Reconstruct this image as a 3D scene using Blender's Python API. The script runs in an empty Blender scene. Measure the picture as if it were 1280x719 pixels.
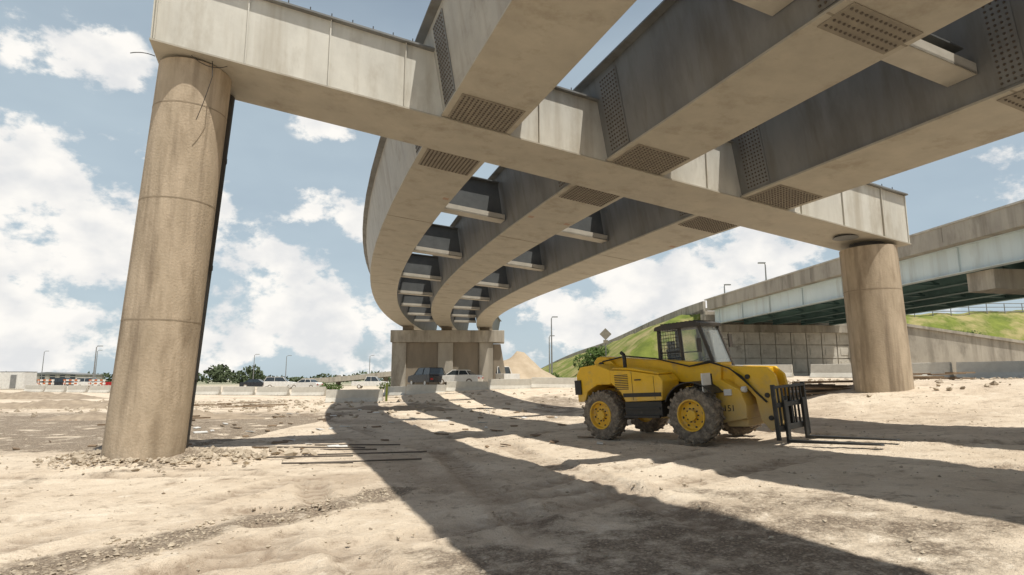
import bpy, bmesh, math, random
import numpy as np
from mathutils import Vector, Matrix, noise
random.seed(7)
sc = bpy.context.scene
V = Vector

# ------------------------------------------------------------------ utils
def ss(a, b, v):
    t = max(0.0, min(1.0, (v - a) / (b - a)))
    return t * t * (3 - 2 * t)

KX = .065
def slopex(x):
    u = x + .3
    if u <= -1.2: return 0.0
    if u < 1.2: return KX * (u + 1.2)**2 / 4.8
    if u < 11: return KX * u
    return KX * (11 + 3*(1 - math.exp(-(u-11)/3)))
def terr(x, y):
    p = .5 * x + .87 * y
    fx = ss(4, 11, x)
    z = slopex(x) * (1 - .5*ss(60, 140, y)) + .62 * ss(16.5, 24, p) * fx + .75 * ss(30, 50, y) * ss(-14, 0, x) * (1 - .6*ss(0, 10, x))
    return z

class MB:
    def __init__(s):
        s.v = []; s.f = []; s.m = []
    def add(s, vs, fs, m=0):
        o = len(s.v)
        s.v += [tuple(p) for p in vs]
        for f in fs:
            s.f.append(tuple(i + o for i in f)); s.m.append(m)
    def box(s, x0, x1, y0, y1, z0, z1, m=0):
        s.add([(x0,y0,z0),(x1,y0,z0),(x1,y1,z0),(x0,y1,z0),(x0,y0,z1),(x1,y0,z1),(x1,y1,z1),(x0,y1,z1)],
              [(0,3,2,1),(4,5,6,7),(0,1,5,4),(1,2,6,5),(2,3,7,6),(3,0,4,7)], m)
    def hexa(s, p, m=0):
        s.add(p, [(0,3,2,1),(4,5,6,7),(0,1,5,4),(1,2,6,5),(2,3,7,6),(3,0,4,7)], m)
    def obox(s, c, ax, ay, az, m=0):
        c, ax, ay, az = V(c), V(ax), V(ay), V(az)
        p = [c-ax-ay-az, c+ax-ay-az, c+ax+ay-az, c-ax+ay-az, c-ax-ay+az, c+ax-ay+az, c+ax+ay+az, c-ax+ay+az]
        s.hexa(p, m)
    def beam(s, a, b, w, h, m=0, up=(0,0,1)):
        a, b = V(a), V(b); d = b - a; L = d.length; d.normalize()
        u = V(up); r = d.cross(u)
        if r.length < 1e-4: r = d.cross(V((1,0,0)))
        r.normalize(); u = r.cross(d)
        s.obox((a+b)/2, d*L/2, r*w/2, u*h/2, m)
    def prism(s, prof, y0, y1, m=0):
        n = len(prof)
        vs = [(x, y0, z) for x, z in prof] + [(x, y1, z) for x, z in prof]
        fs = [tuple(range(n)), tuple(range(2*n-1, n-1, -1))]
        fs += [(i, (i+1) % n + 0, (i+1) % n + n, i+n) for i in range(n)]
        s.add(vs, fs, m)
    def cyl(s, a, b, r, n=12, m=0, r2=None, cap=True):
        a, b = V(a), V(b); d = (b-a).normalized()
        u = d.orthogonal().normalized(); w = d.cross(u)
        if r2 is None: r2 = r
        vs = []
        for i in range(n):
            t = 2*math.pi*i/n; vs.append(a + (u*math.cos(t)+w*math.sin(t))*r)
        for i in range(n):
            t = 2*math.pi*i/n; vs.append(b + (u*math.cos(t)+w*math.sin(t))*r2)
        fs = [(i, (i+1) % n, (i+1) % n+n, i+n) for i in range(n)]
        if cap: fs += [tuple(range(n-1, -1, -1)), tuple(range(n, 2*n))]
        s.add(vs, fs, m)
    def lathe_y(s, c, prof, n=32, m=0):
        c = V(c); k = len(prof); vs = []; fs = []
        for i in range(n):
            t = 2*math.pi*i/n
            for y, r in prof: vs.append(c + V((math.cos(t)*r, y, math.sin(t)*r)))
        for i in range(n):
            j = (i+1) % n
            for q in range(k-1):
                fs.append((i*k+q, i*k+q+1, j*k+q+1, j*k+q))
        s.add(vs, fs, m)
    def tube(s, pts, r, n=6, m=0):
        for a, b in zip(pts[:-1], pts[1:]): s.cyl(a, b, r, n, m)
    def rock(s, c, r, m=0, flat=.7):
        vs = []
        base = [(1,0,0),(-1,0,0),(0,1,0),(0,-1,0),(0,0,1),(0,0,-1)]
        rot = Matrix.Rotation(random.random()*6.28, 3, 'Z') @ Matrix.Rotation(random.random()*3, 3, 'X')
        for b in base:
            p = rot @ V(b) * r * random.uniform(.6, 1.25); p.z *= flat
            vs.append(V(c)+p)
        fs = [(0,2,4),(2,1,4),(1,3,4),(3,0,4),(2,0,5),(1,2,5),(3,1,5),(0,3,5)]
        s.add(vs, fs, m)
    def make(s, name, mats, parent=None, smooth=False, bevel=0, seg=2, loc=None):
        me = bpy.data.meshes.new(name); me.from_pydata(s.v, [], s.f)
        for mm in (mats if isinstance(mats, (list, tuple)) else [mats]): me.materials.append(mm)
        me.polygons.foreach_set('material_index', s.m)
        bm = bmesh.new(); bm.from_mesh(me)
        bmesh.ops.recalc_face_normals(bm, faces=bm.faces); bm.to_mesh(me); bm.free()
        if smooth:
            me.polygons.foreach_set('use_smooth', [True]*len(me.polygons))
            try: me.set_sharp_from_angle(angle=math.radians(35))
            except Exception: pass
        ob = bpy.data.objects.new(name, me); sc.collection.objects.link(ob)
        if parent: ob.parent = parent
        if loc: ob.location = loc
        if bevel:
            b = ob.modifiers.new('bev', 'BEVEL'); b.width = bevel; b.segments = seg; b.limit_method = 'ANGLE'
            b.angle_limit = math.radians(40)
        return ob

def empty(name, loc=(0,0,0), rz=0):
    e = bpy.data.objects.new(name, None); e.location = loc; e.rotation_euler[2] = rz
    e.empty_display_size = .2
    sc.collection.objects.link(e); return e

# ------------------------------------------------------------------ materials
def N(nt, t, **kw):
    n = nt.nodes.new(t)
    for k, v in kw.items():
        if k == 'inp':
            for i, x in v.items(): n.inputs[i].default_value = x
        else: setattr(n, k, v)
    return n

def mat(name, c1, c2=None, rough=.7, scale=3, metal=0, bump=0.0, bscale=30, stretch=(1,1,1), c3=None, s3=.6, thr3=(.55,.7), spec=.4, rvar=.15, streak=None, dust=None):
    m = bpy.data.materials.new(name); m.use_nodes = True; nt = m.node_tree; L = nt.links
    b = nt.nodes['Principled BSDF']
    tc = N(nt, 'ShaderNodeTexCoord'); mp = N(nt, 'ShaderNodeMapping'); mp.inputs['Scale'].default_value = stretch
    L.new(tc.outputs['Object'], mp.inputs[0])
    n1 = N(nt, 'ShaderNodeTexNoise', inp={'Scale': scale, 'Detail': 5, 'Roughness': .65}); L.new(mp.outputs[0], n1.inputs['Vector'])
    r = N(nt, 'ShaderNodeValToRGB'); r.color_ramp.elements[0].position = .3; r.color_ramp.elements[1].position = .7
    if c2 is None: c2 = tuple(c*.75 for c in c1)
    r.color_ramp.elements[0].color = (*c2, 1); r.color_ramp.elements[1].color = (*c1, 1)
    L.new(n1.outputs['Fac'], r.inputs[0]); col = r.outputs[0]
    def mixin(fac, colr):
        nonlocal col
        mx = N(nt, 'ShaderNodeMix', data_type='RGBA'); L.new(fac, mx.inputs[0]); L.new(col, mx.inputs[6]); mx.inputs[7].default_value = (*colr, 1)
        col = mx.outputs[2]
    if c3:
        n3 = N(nt, 'ShaderNodeTexNoise', inp={'Scale': s3, 'Detail': 5, 'Roughness': .7}); L.new(mp.outputs[0], n3.inputs['Vector'])
        mr = N(nt, 'ShaderNodeMapRange'); mr.inputs[1].default_value, mr.inputs[2].default_value = thr3
        L.new(n3.outputs['Fac'], mr.inputs[0]); mixin(mr.outputs[0], c3)
    if streak:
        mp2 = N(nt, 'ShaderNodeMapping'); mp2.inputs['Scale'].default_value = (1, 1, .06); L.new(tc.outputs['Object'], mp2.inputs[0])
        n4 = N(nt, 'ShaderNodeTexNoise', inp={'Scale': streak[1], 'Detail': 4, 'Roughness': .6}); L.new(mp2.outputs[0], n4.inputs['Vector'])
        mr4 = N(nt, 'ShaderNodeMapRange'); mr4.inputs[1].default_value = .5; mr4.inputs[2].default_value = .68; mr4.inputs[4].default_value = streak[2]
        L.new(n4.outputs['Fac'], mr4.inputs[0]); mixin(mr4.outputs[0], streak[0])
    if dust:   # settled dust, heavier low on the object: (colour, z_full, z_none, max)
        sp = N(nt, 'ShaderNodeSeparateXYZ'); L.new(tc.outputs['Object'], sp.inputs[0])
        ad = N(nt, 'ShaderNodeMath', operation='MULTIPLY_ADD'); L.new(n1.outputs['Fac'], ad.inputs[0]); ad.inputs[1].default_value = -1.2; L.new(sp.outputs['Z'], ad.inputs[2])
        md = N(nt, 'ShaderNodeMapRange'); L.new(ad.outputs[0], md.inputs[0])
        for i, v in zip((1,2,3,4), (dust[1], dust[2], dust[3], 0)): md.inputs[i].default_value = v
        mixin(md.outputs[0], dust[0])
    L.new(col, b.inputs['Base Color'])
    b.inputs['Metallic'].default_value = metal; b.inputs['Specular IOR Level'].default_value = spec
    rr = N(nt, 'ShaderNodeMapRange'); rr.inputs[3].default_value = max(0, rough-rvar); rr.inputs[4].default_value = min(1, rough+rvar)
    L.new(n1.outputs['Fac'], rr.inputs[0]); L.new(rr.outputs[0], b.inputs['Roughness'])
    if bump:
        nb = N(nt, 'ShaderNodeTexNoise', inp={'Scale': bscale, 'Detail': 3}); L.new(tc.outputs['Object'], nb.inputs['Vector'])
        bp = N(nt, 'ShaderNodeBump', inp={'Strength': bump, 'Distance': .02}); L.new(nb.outputs['Fac'], bp.inputs['Height']); L.new(bp.outputs[0], b.inputs['Normal'])
    return m

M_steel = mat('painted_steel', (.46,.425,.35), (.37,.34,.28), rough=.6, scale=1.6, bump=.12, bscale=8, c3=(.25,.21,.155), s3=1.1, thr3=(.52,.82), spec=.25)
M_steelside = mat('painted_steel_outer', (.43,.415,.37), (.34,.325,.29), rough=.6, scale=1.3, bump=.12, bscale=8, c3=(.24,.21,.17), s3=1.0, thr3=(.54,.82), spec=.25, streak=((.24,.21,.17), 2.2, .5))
M_steelshade = mat('painted_steel_shaded', (.235,.24,.235), (.175,.18,.18), rough=.6, scale=1.0, c3=(.12,.115,.105), s3=.7, thr3=(.5,.8), stretch=(1,1,.35), spec=.25, streak=((.13,.12,.10), 2.0, .6))  # girder paint with the webs' deep shade put into the base colour
M_diaphshade = mat('diaphragm_shaded', (.13,.135,.135), (.09,.095,.095), rough=.7, scale=1.5, spec=.2)  # plates coloured darker to stand in for shade between the girders
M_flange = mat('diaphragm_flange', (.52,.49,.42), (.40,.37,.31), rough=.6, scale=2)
M_beam = mat('cap_beam_steel', (.66,.64,.57), (.52,.50,.44), rough=.55, scale=1.5, bump=.2, bscale=5, c3=(.38,.34,.27), s3=1.1, thr3=(.52,.8), stretch=(1,1,.4), spec=.3, streak=((.36,.31,.23), 2.4, .5))
M_bolt = mat('bolts', (.12,.10,.08), (.08,.065,.05), rough=.7, scale=20)
M_splice = mat('splice_plate', (.28,.25,.195), (.20,.175,.14), rough=.7, scale=4)
M_rust = mat('paint_mark', (.42,.30,.23), (.36,.24,.18), rough=.9, scale=6)
M_conc = mat('column_concrete', (.54,.44,.325), (.39,.315,.225), rough=.9, scale=1.8, bump=.4, bscale=22, stretch=(1.6,1.6,.5), c3=(.27,.21,.145), s3=1.3, thr3=(.48,.76), spec=.2, streak=((.20,.155,.11), 3.2, .75))
M_conc1b = mat('column_joint', (.36,.29,.21), (.26,.21,.15), rough=.9, scale=5, spec=.2)
M_conc2 = mat('old_concrete', (.46,.42,.35), (.34,.31,.26), rough=.9, scale=.9, bump=.3, bscale=10, stretch=(1,1,.4), c3=(.19,.17,.14), s3=.5, thr3=(.52,.75), spec=.2, streak=((.17,.15,.12), 1.2, .6))
M_barrier = mat('barrier_concrete', (.60,.57,.50), (.45,.42,.36), rough=.9, scale=1.5, bump=.3, bscale=15, c3=(.26,.23,.19), s3=.8, thr3=(.55,.75), spec=.2)
M_pipe = mat('dark_pipe', (.05,.045,.04), (.03,.028,.025), rough=.6, scale=5)
M_blue = mat('pale_blue_steel', (.62,.70,.70), (.50,.58,.59), rough=.5, scale=.5, c3=(.42,.44,.41), s3=.4, thr3=(.58,.8), stretch=(1,1,.3), streak=((.33,.33,.3), 1.3, .4))
M_blueshade = mat('shaded_blue_steel', (.11,.20,.19), (.07,.13,.13), rough=.6, scale=1)  # shaded copy of the pale blue steel; underdeck shade is in the colour
M_yel = mat('yellow_paint', (.84,.50,.015), (.70,.41,.015), rough=.42, scale=3, bump=.05, bscale=40, c3=(.42,.28,.11), s3=2.6, thr3=(.55,.82), spec=.5, dust=((.42,.33,.21), -.15, .9, .75))
M_yel2 = mat('yellow_rim', (.80,.47,.02), (.62,.37,.04), rough=.5, scale=6, c3=(.38,.27,.14), s3=6, thr3=(.50,.72))
M_blk = mat('black_metal', (.035,.033,.03), (.02,.02,.018), rough=.5, scale=8, c3=(.12,.10,.08), s3=4, thr3=(.58,.8))
M_tyre = mat('dusty_tyre', (.20,.17,.135), (.085,.073,.062), rough=.95, scale=9, bump=.4, bscale=50, c3=(.36,.295,.22), s3=7, thr3=(.46,.7), spec=.1)
M_cabf = mat('cab_frame', (.07,.055,.04), (.04,.035,.03), rough=.5, scale=6)
M_white = mat('white_paint', (.75,.74,.70), (.6,.58,.54), rough=.4, scale=3)
M_dark = mat('dark_paint', (.03,.035,.04), (.02,.02,.025), rough=.3, scale=3)
M_grass = mat('grass', (.20,.23,.05), (.10,.13,.03), rough=.95, scale=.7, bump=.8, bscale=6, c3=(.33,.28,.13), s3=.25, thr3=(.46,.62), spec=.1)
M_leaf = mat('foliage', (.085,.13,.03), (.04,.07,.018), rough=.8, scale=1.5, spec=.2)
M_leaf2 = mat('distant_foliage', (.085,.105,.055), (.055,.07,.04), rough=.9, scale=.1, spec=.1)
M_bark = mat('bark', (.14,.10,.07), (.08,.06,.04), rough=.95, scale=8)
M_stone = mat('stones', (.55,.47,.36), (.27,.22,.165), rough=.95, scale=2.5, spec=.1)
M_wood = mat('timber', (.28,.20,.125), (.16,.11,.07), rough=.9, scale=5)
M_orange = mat('orange_plastic', (.55,.17,.06), (.42,.13,.05), rough=.7, scale=5)
M_pole = mat('galvanised_pole', (.25,.25,.24), (.17,.17,.165), rough=.5, scale=5)
M_red = mat('tail_light', (.4,.02,.02), (.3,.01,.01), rough=.3, scale=5)
M_dirtm = mat('dirt_mound', (.50,.41,.30), (.38,.30,.21), rough=1, scale=.8, bump=.8, bscale=5, spec=.1)
M_wind = mat('dirt_windrow', (.40,.325,.24), (.24,.19,.14), rough=1, scale=2.5, bump=1, bscale=12, spec=.1)
def glassmat():
    m = bpy.data.materials.new('cab_glass'); m.use_nodes = True; b = m.node_tree.nodes['Principled BSDF']
    b.inputs['Base Color'].default_value = (.5,.55,.55,1); b.inputs['Roughness'].default_value = .08
    b.inputs['Transmission Weight'].default_value = .0; b.inputs['Alpha'].default_value = .2
    n = N(m.node_tree, 'ShaderNodeTexNoise', inp={'Scale': 4}); r = N(m.node_tree, 'ShaderNodeMapRange'); r.inputs[3].default_value = .04; r.inputs[4].default_value = .25
    m.node_tree.links.new(n.outputs['Fac'], r.inputs[0]); m.node_tree.links.new(r.outputs[0], b.inputs['Roughness'])
    return m
M_glass = glassmat()
M_win = mat('car_window', (.03,.04,.045), (.02,.025,.03), rough=.12, scale=2, spec=.8, rvar=.05)

# ------------------------------------------------------------------ bridge frame
O = V((2.79, 15.36)); H0 = math.atan2(.357, .934)
R = 151.6
def frame(sta):
    if sta <= 0:
        h = H0; f = V((-math.sin(h), math.cos(h))); r = V((math.cos(h), math.sin(h)))
        return O + f*sta, r, f
    h = H0 - sta / R
    C = O + R * V((math.cos(H0), math.sin(H0)))
    r = V((math.cos(h), math.sin(h)))
    return C - R*r, r, V((-math.sin(h), math.cos(h)))
def zb(sta, off):
    t = ss(0, 51.6, sta)
    return 6.77 + .43*t - off * (.1146 + (.02-.1146)*t)
def P(sta, off, dz=0):
    o, r, f = frame(sta); q = o + r*off
    return V((q.x, q.y, zb(sta, off) + dz))

bridge = empty('steel_girder_bridge')
GO = (-4.2, 0.0, 4.15)
GH = 2.1
WB, WT = .76, 1.12
stas = [-34, -28, -22, -16, -12, -8, -4, -.9, .9] + [3*i for i in range(1, 23)]
for gi, go in enumerate(GO):
    g = MB()
    def loft(sec, m):
        k = len(sec); vs = []
        for st in stas:
            for o_, z_ in sec: vs.append(P(st, go+o_, z_))
        fs = []
        for i in range(len(stas)-1):
            for q in range(k):
                fs.append((i*k+q, i*k+(q+1) % k, (i+1)*k+(q+1) % k, (i+1)*k+q))
        fs += [tuple(range(k)), tuple(range((len(stas)-1)*k+k-1, (len(stas)-1)*k-1, -1))]
        g.add(vs, fs, m)
    loft([(-WB-.07,-.0),(WB+.07,-.0),(WB+.07,.045),(-WB-.07,.045)], 0)
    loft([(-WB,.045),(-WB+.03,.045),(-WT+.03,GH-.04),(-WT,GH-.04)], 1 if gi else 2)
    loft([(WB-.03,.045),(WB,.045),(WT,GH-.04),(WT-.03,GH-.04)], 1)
    loft([(-WT-.2,GH-.04),(-WT+.25,GH-.04),(-WT+.25,GH),(-WT-.2,GH)], 1)
    loft([(WT-.25,GH-.04),(WT+.2,GH-.04),(WT+.2,GH),(WT-.25,GH)], 1)
    loft([(-WT+.25,GH-.02),(WT-.25,GH-.02),(WT-.25,GH+.01),(-WT+.25,GH+.01)], 1)
    g.make('box_girder_%d' % (gi+1), [M_steel, M_steelshade, M_steelside], bridge)
    w = MB()
    for st in [-15.5, -7.4, 7.5, 15, 22.5, 30, 37.5, 45]:
        a, b_, c, d = P(st-.02, go-WB-.07, -.004), P(st-.02, go+WB+.07, -.004), P(st+.02, go+WB+.07, -.004), P(st+.02, go-WB-.07, -.004)
        up = V((0,0,.006)); w.hexa([a, b_, c, d, a+up, b_+up, c+up, d+up], 0)
    st = -20
    while st < 50:
        for sd in (-1, 1):
            p_ = P(st, go+sd*(WT+.05), GH); w.cyl(p_, p_+V((0,0,.16)), .014, 5, 1)
        st += .45 if st < 12 else .9
    w.make('seams_and_studs_%d' % (gi+1), [M_splice, M_bolt], bridge)
    rm = MB()
    for st in [-12.1, -9.3, -6.1, 4.4, 20.0]:
        for sd in (-1, 1):
            if random.random() < .5: continue
            q0 = go + sd*(WB-.02); q1 = go + sd*(WB-.2)
            a, b_, c, d = P(st, q0, -.004), P(st, q1, -.004), P(st+.2, q1, -.004), P(st+.2, q0, -.004)
            up = V((0,0,.003)); rm.hexa([a, b_, c, d, a+up, b_+up, c+up, d+up], 0)
    rm.make('paint_marks_%d' % (gi+1), M_rust, bridge)
    s = MB()
    def plate(sta0, sta1, o0, o1, du, nu, nv, side):
        def pt(u, v, d):
            if side == 0:
                return P(sta0+(sta1-sta0)*u, go+o0+(o1-o0)*v, -d)
            zz = .12 + v*(GH-.3); ow = WB + (WT-WB)*(zz-.045)/(GH-.085)
            return P(sta0+(sta1-sta0)*u, go+side*(ow+d), zz)
        t = .02; mi = 0 if side == 0 else 2
        s.hexa([pt(0,0,.002), pt(1,0,.002), pt(1,1,.002), pt(0,1,.002), pt(0,0,t), pt(1,0,t), pt(1,1,t), pt(0,1,t)], mi)
        for i in range(nu):
            for j in range(nv):
                u = (i+.7)/(nu+.4); v_ = (j+.7)/(nv+.4)
                s.cyl(pt(u, v_, t), pt(u, v_, t+.022), .026, 6, 1, r2=.018)
    plate(-2.15, -.95, -WB+.06, WB-.06, 0, 12, 14, 0)
    plate(.95, 2.15, -WB+.06, WB-.06, 0, 12, 14, 0)
    for sd in (-1, 1):
        plate(-1.9, -1.1, 0, 0, 0, 7, 18, sd)
        plate(1.1, 1.9, 0, 0, 0, 7, 18, sd)
        plate(-7.65, -7.2, 0, 0, 0, 4, 18, sd)
    plate(-7.75, -7.1, -WB+.06, WB-.06, 0, 4, 14, 0)
    s.make('bolted_splices_%d' % (gi+1), [M_splice, M_bolt, M_steelshade], bridge)

d = MB()
for st in [-22, -14, -6.7, 6.8, 14.0, 21.3, 28.6, 35.9, 43.2, 49.5]:
    for ga, gb in ((GO[0], GO[1]), (GO[1], GO[2])):
        o0, o1 = ga+WB+.13, gb-WB-.13
        def q(s_, o_, z_): return P(st+s_, o_, z_)
        z0, z1 = .40, 1.75
        if st == -6.7: z0, z1 = .55, .95
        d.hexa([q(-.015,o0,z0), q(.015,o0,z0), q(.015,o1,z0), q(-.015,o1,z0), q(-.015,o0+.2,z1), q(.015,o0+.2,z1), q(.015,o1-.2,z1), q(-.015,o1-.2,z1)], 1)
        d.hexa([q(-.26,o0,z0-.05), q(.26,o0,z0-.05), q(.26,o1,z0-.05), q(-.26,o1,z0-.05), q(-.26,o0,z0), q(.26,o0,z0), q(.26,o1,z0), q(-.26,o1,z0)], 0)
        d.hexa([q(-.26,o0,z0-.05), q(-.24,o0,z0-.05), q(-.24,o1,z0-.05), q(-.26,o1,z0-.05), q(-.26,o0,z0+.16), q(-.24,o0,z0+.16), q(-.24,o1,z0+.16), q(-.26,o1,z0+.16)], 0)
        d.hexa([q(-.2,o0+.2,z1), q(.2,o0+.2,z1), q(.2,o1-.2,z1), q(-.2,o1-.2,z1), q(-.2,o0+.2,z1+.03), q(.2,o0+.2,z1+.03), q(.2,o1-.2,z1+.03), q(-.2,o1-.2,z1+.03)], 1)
d.make('cross_diaphragms', [M_flange, M_diaphshade], bridge)

# cap beam
BW = .85; BH = 1.55
cb = MB()
def Bm(off, t, dz):
    o, r, f = frame(0); q = o + r*off + f*t
    return V((q.x, q.y, 6.77 - .1146*off - .05 + dz))
o0, o1 = -10.75, 9.75
def bbox(a, b, t0, t1, z0, z1, m=0):
    cb.hexa([Bm(a,t0,z0), Bm(b,t0,z0), Bm(b,t1,z0), Bm(a,t1,z0), Bm(a,t0,z1), Bm(b,t0,z1), Bm(b,t1,z1), Bm(a,t1,z1)], m)
bbox(o0, o1, -BW, BW, .04, BH)
bbox(o0-.04, o1+.04, -BW-.06, BW+.06, 0, .035, 1)
bbox(o0-.04, o1+.04, -BW-.12, BW+.12, BH+.003, BH+.045, 2)
for a in np.arange(o0+.02, o1, 1.62):
    for sd in (-1, 1):
        if min(abs(a-g) for g in GO) < 1.3: continue
        t = sd*BW
        bbox(a, a+.025, min(t, t+sd*.05), max(t, t+sd*.05), .045, BH, 0)
for a in (o1-1.9,):
    c = Bm(a, -.25, 0); cb.cyl(c+V((0,0,-.03)), c+V((0,0,.02)), .3, 20, 3)
    cb.cyl(c+V((0,0,-.045)), c+V((0,0,-.031)), .36, 20, 2)
bbox(o0-.03, o0-.003, -BW-.03, BW+.03, .045, BH, 0)
bbox(o1+.003, o1+.03, -BW-.03, BW+.03, .045, BH, 0)
for k in range(46):
    a = o0+.2+k*.44
    if min(abs(a-g) for g in GO) < 1.4: continue
    c = Bm(a, -BW-.02, BH+.045); cb.cyl(c, c+V((0,0,.12)), .012, 5, 3)
cb.make('cap_beam', [M_beam, M_steel, M_steelshade, M_pipe], bridge)

# ------------------------------------------------------------------ columns
def column(name, base, top, r, seams):
    e = empty(name)
    n = 64; m = MB(); base = V(base); top = V(top)
    m.cyl(base, top, r, n, 0)
    m.make('shaft', M_conc, e, smooth=True)
    s = MB()
    for z in seams:
        t = (z-base.z)/(top.z-base.z); c = base.lerp(top, t)
        s.cyl(c+V((0,0,-.012)), c+V((0,0,.012)), r+.004, n, 0)
    s.cyl(top+V((0,0,.001)), top+V((0,0,.16)), r*.62, 24, 1)
    s.make('form_joints', [M_conc1b, M_pipe], e, smooth=True)
    return e
cl = column('concrete_bridge_column', (-6.93, 11.62, -.3), (-6.62, 11.75, 7.82), .68, (2.6, 4.95, 6.9))
w = MB()
def arc(p0, p1, sag, n=8):
    p0, p1 = V(p0), V(p1)
    return [p0.lerp(p1, i/n) + V((0,0,-sag*4*(i/n)*(1-i/n))) for i in range(n+1)]
w.tube(arc((-7.1,11.1,7.86), (-7.5,10.95,7.84), -.04), .009, 5)
w.tube(arc((-6.0,11.2,7.8), (-5.9,11.05,7.4), .05), .009, 5)
w.tube(arc((-5.9,11.05,7.4), (-6.15,11.05,6.5), .05), .007, 5)
w.tube(arc((-6.35,11.05,7.85), (-5.75,11.3,7.75), .12), .009, 5)
w.make('loose_wires', M_pipe, cl)
u = V((.861, .508, 0)); fw = V((-.508, .861, 0))
pp = MB()
pc = V((-6.93,11.62,0)) + u*.56 + fw*.62; pt_ = V((-6.62,11.75,0)) + u*.62 + fw*.62
pp.cyl(pc+V((0,0,-.2)), pt_+V((0,0,7.75)), .2, 14)
for z in (1.5, 3.8, 6.2):
    c = pc.lerp(pt_, z/8)+V((0,0,z)); pp.cyl(c, c+V((0,0,.1)), .225, 14)
pp.make('drain_pipe', M_pipe, cl, smooth=True)
rb = Bm(9.1, 0, 0)
cr = column('concrete_bridge_column', (rb.x+.02, rb.y-.12, .3), (rb.x-.1, rb.y-.12, rb.z-.13), .79, (4.2,))

# ------------------------------------------------------------------ far pier
fp = empty('concrete_bridge_pier')
o, r, f = frame(51.6)
def FP(a, t, z): q = o + r*a + f*t; return V((q.x, q.y, z))
m = MB()
def fbox(a0, a1, t0, t1, z0, z1, mm=0, dz=0):
    m.hexa([FP(a0,t0,z0), FP(a1,t0,z0), FP(a1,t1,z0), FP(a0,t1,z0), FP(a0,t0,z1), FP(a1,t0,z1), FP(a1,t1,z1), FP(a0,t1,z1)], mm)
fbox(-5.9, 6.3, -1.3, 1.3, 5.45, 6.75)
fbox(-5.6, 4.9, -.9, .9, -.5, 5.45, 1)
fbox(-5.75, -4.2, -1.1, 1.1, -.5, 5.44)
fbox(-.8, .8, -1.1, 1.1, -.5, 5.44)
fbox(3.6, 5.1, -1.1, 1.1, -.5, 5.44)
for g in GO: fbox(g-.55, g+.55, -.5, .5, 6.75, zb(51.6, g)-.003, 1)
# stepped end bracket below the cap
m.hexa([FP(5.11,-.7,-.5), FP(6.9,-.7,-.5), FP(6.9,.7,-.5), FP(5.11,.7,-.5), FP(5.11,-.7,5.3), FP(5.9,-.7,5.3), FP(5.9,.7,5.3), FP(5.11,.7,5.3)], 1)
m.make('pier', [M_conc2, mat('pier_panel', (.30,.25,.19), (.19,.16,.12), rough=.9, scale=.6, stretch=(1,1,.3), c3=(.12,.10,.08), s3=.4)], fp, bevel=.05)

# ------------------------------------------------------------------ ground
def axis(lo, hi, step, far, g=1.07):
    a = list(np.arange(lo, hi, step)); s_ = step; x = a[-1]
    while x < far: s_ *= g; x += s_; a.append(x)
    s_ = step; x = a[0]; pre = []
    while x > -far: s_ *= g; x -= s_; pre.append(x)
    return pre[::-1] + a
xs = axis(-10, 12, .07, 2600); ys = axis(2.5, 17, .07, 2600)
def segd(x, y, ax, ay, bx, by):
    vx, vy = bx-ax, by-ay; t = ((x-ax)*vx+(y-ay)*vy)/(vx*vx+vy*vy); t = max(0, min(1, t))
    return math.hypot(x-ax-t*vx, y-ay-t*vy), t*math.hypot(vx, vy)
TR = [((-3.0,4.0),(-1.0,8.3),.27), ((-5.1,4.2),(-3.3,9.2),.24), ((1.2,3),(-1.6,13),.26), ((2.6,3.5),(0.0,13.5),.26), ((-1.6,13),(-9,27),.28), ((.0,13.5),(-6,28),.28),
      ((3.2,12.6),(7,6),.26), ((5.0,13.4),(9.5,7),.26), ((-10,9.5),(-2.5,9.9),.2), ((-2.6,5.0),(4.5,9.5),.24), ((-2.6,6.6),(3.4,10.6),.24), ((-8,14.5),(3,17),.28), ((1.0,3.2),(8.5,5.4),.24), ((-.2,3.0),(-4.5,12.5),.22), ((-7,6.5),(1.5,8.0),.2)]
nx, ny = len(xs), len(ys)
verts = []; gr = []; tr = []
nz = noise.noise
for y in ys:
    for x in xs:
        z = terr(x, y); near = 1 - ss(40, 120, math.hypot(x, y))
        tk = 0; gv = 0
        if near > 0:
            n1 = nz(V((x*.35, y*.35, 0))); n2 = nz(V((x*1.6, y*1.6, 3))); n3 = nz(V((x*5.5, y*5.5, 8)))
            z += near*(.045*n1 + .024*n2 + .012*n3)
            if abs(x) < 15 and y < 30:
                z += .010*nz(V((x*13, y*13, 2)))
                wob = .22*nz(V((x*.35,y*.35,20)))
                for (a, b, wd) in TR:
                    dd, al = segd(x+wob, y, *a, *b)
                    if dd < wd*2.2:
                        k_ = max(0, min(1, .65+1.7*nz(V((x*.5,y*.5,40)))))
                        ch = .5+.5*math.sin((al+dd*.9)*2*math.pi/.27)
                        tk = max(tk, k_*(1-ss(wd*.75, wd*1.15, dd))*(.35+.65*ch))
                        z += k_*(.028*math.exp(-((dd-wd*1.3)/.08)**2) - .03*(1-ss(wd*.6, wd*1.1, dd)))
                        z -= .022*k_*(1-ss(wd*.7, wd, dd))*ch
            gv = .7*ss(.10, .5, nz(V((x*.22+5, y*.13, 31))) + .30*n2)
            if x < -7.0: gv = max(gv, ss(12.2, 13.5, y)*(1-ss(24, 32, y))*ss(-.5, .2, n2+.25))
            dd, al = segd(x, y, -4.4, 4.0, -1.6, 8.6); gv = max(gv, .9*(1-ss(.12,.5,dd+n2*.35)))
            dc = math.hypot(x+6.7, y-12.0); z += .14*math.exp(-(dc/1.1)**2)*(1+n3)
            gv = max(gv, .8*math.exp(-(dc/1.4)**4))
        verts.append((x, y, z)); gr.append(gv); tr.append(tk)
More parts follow.
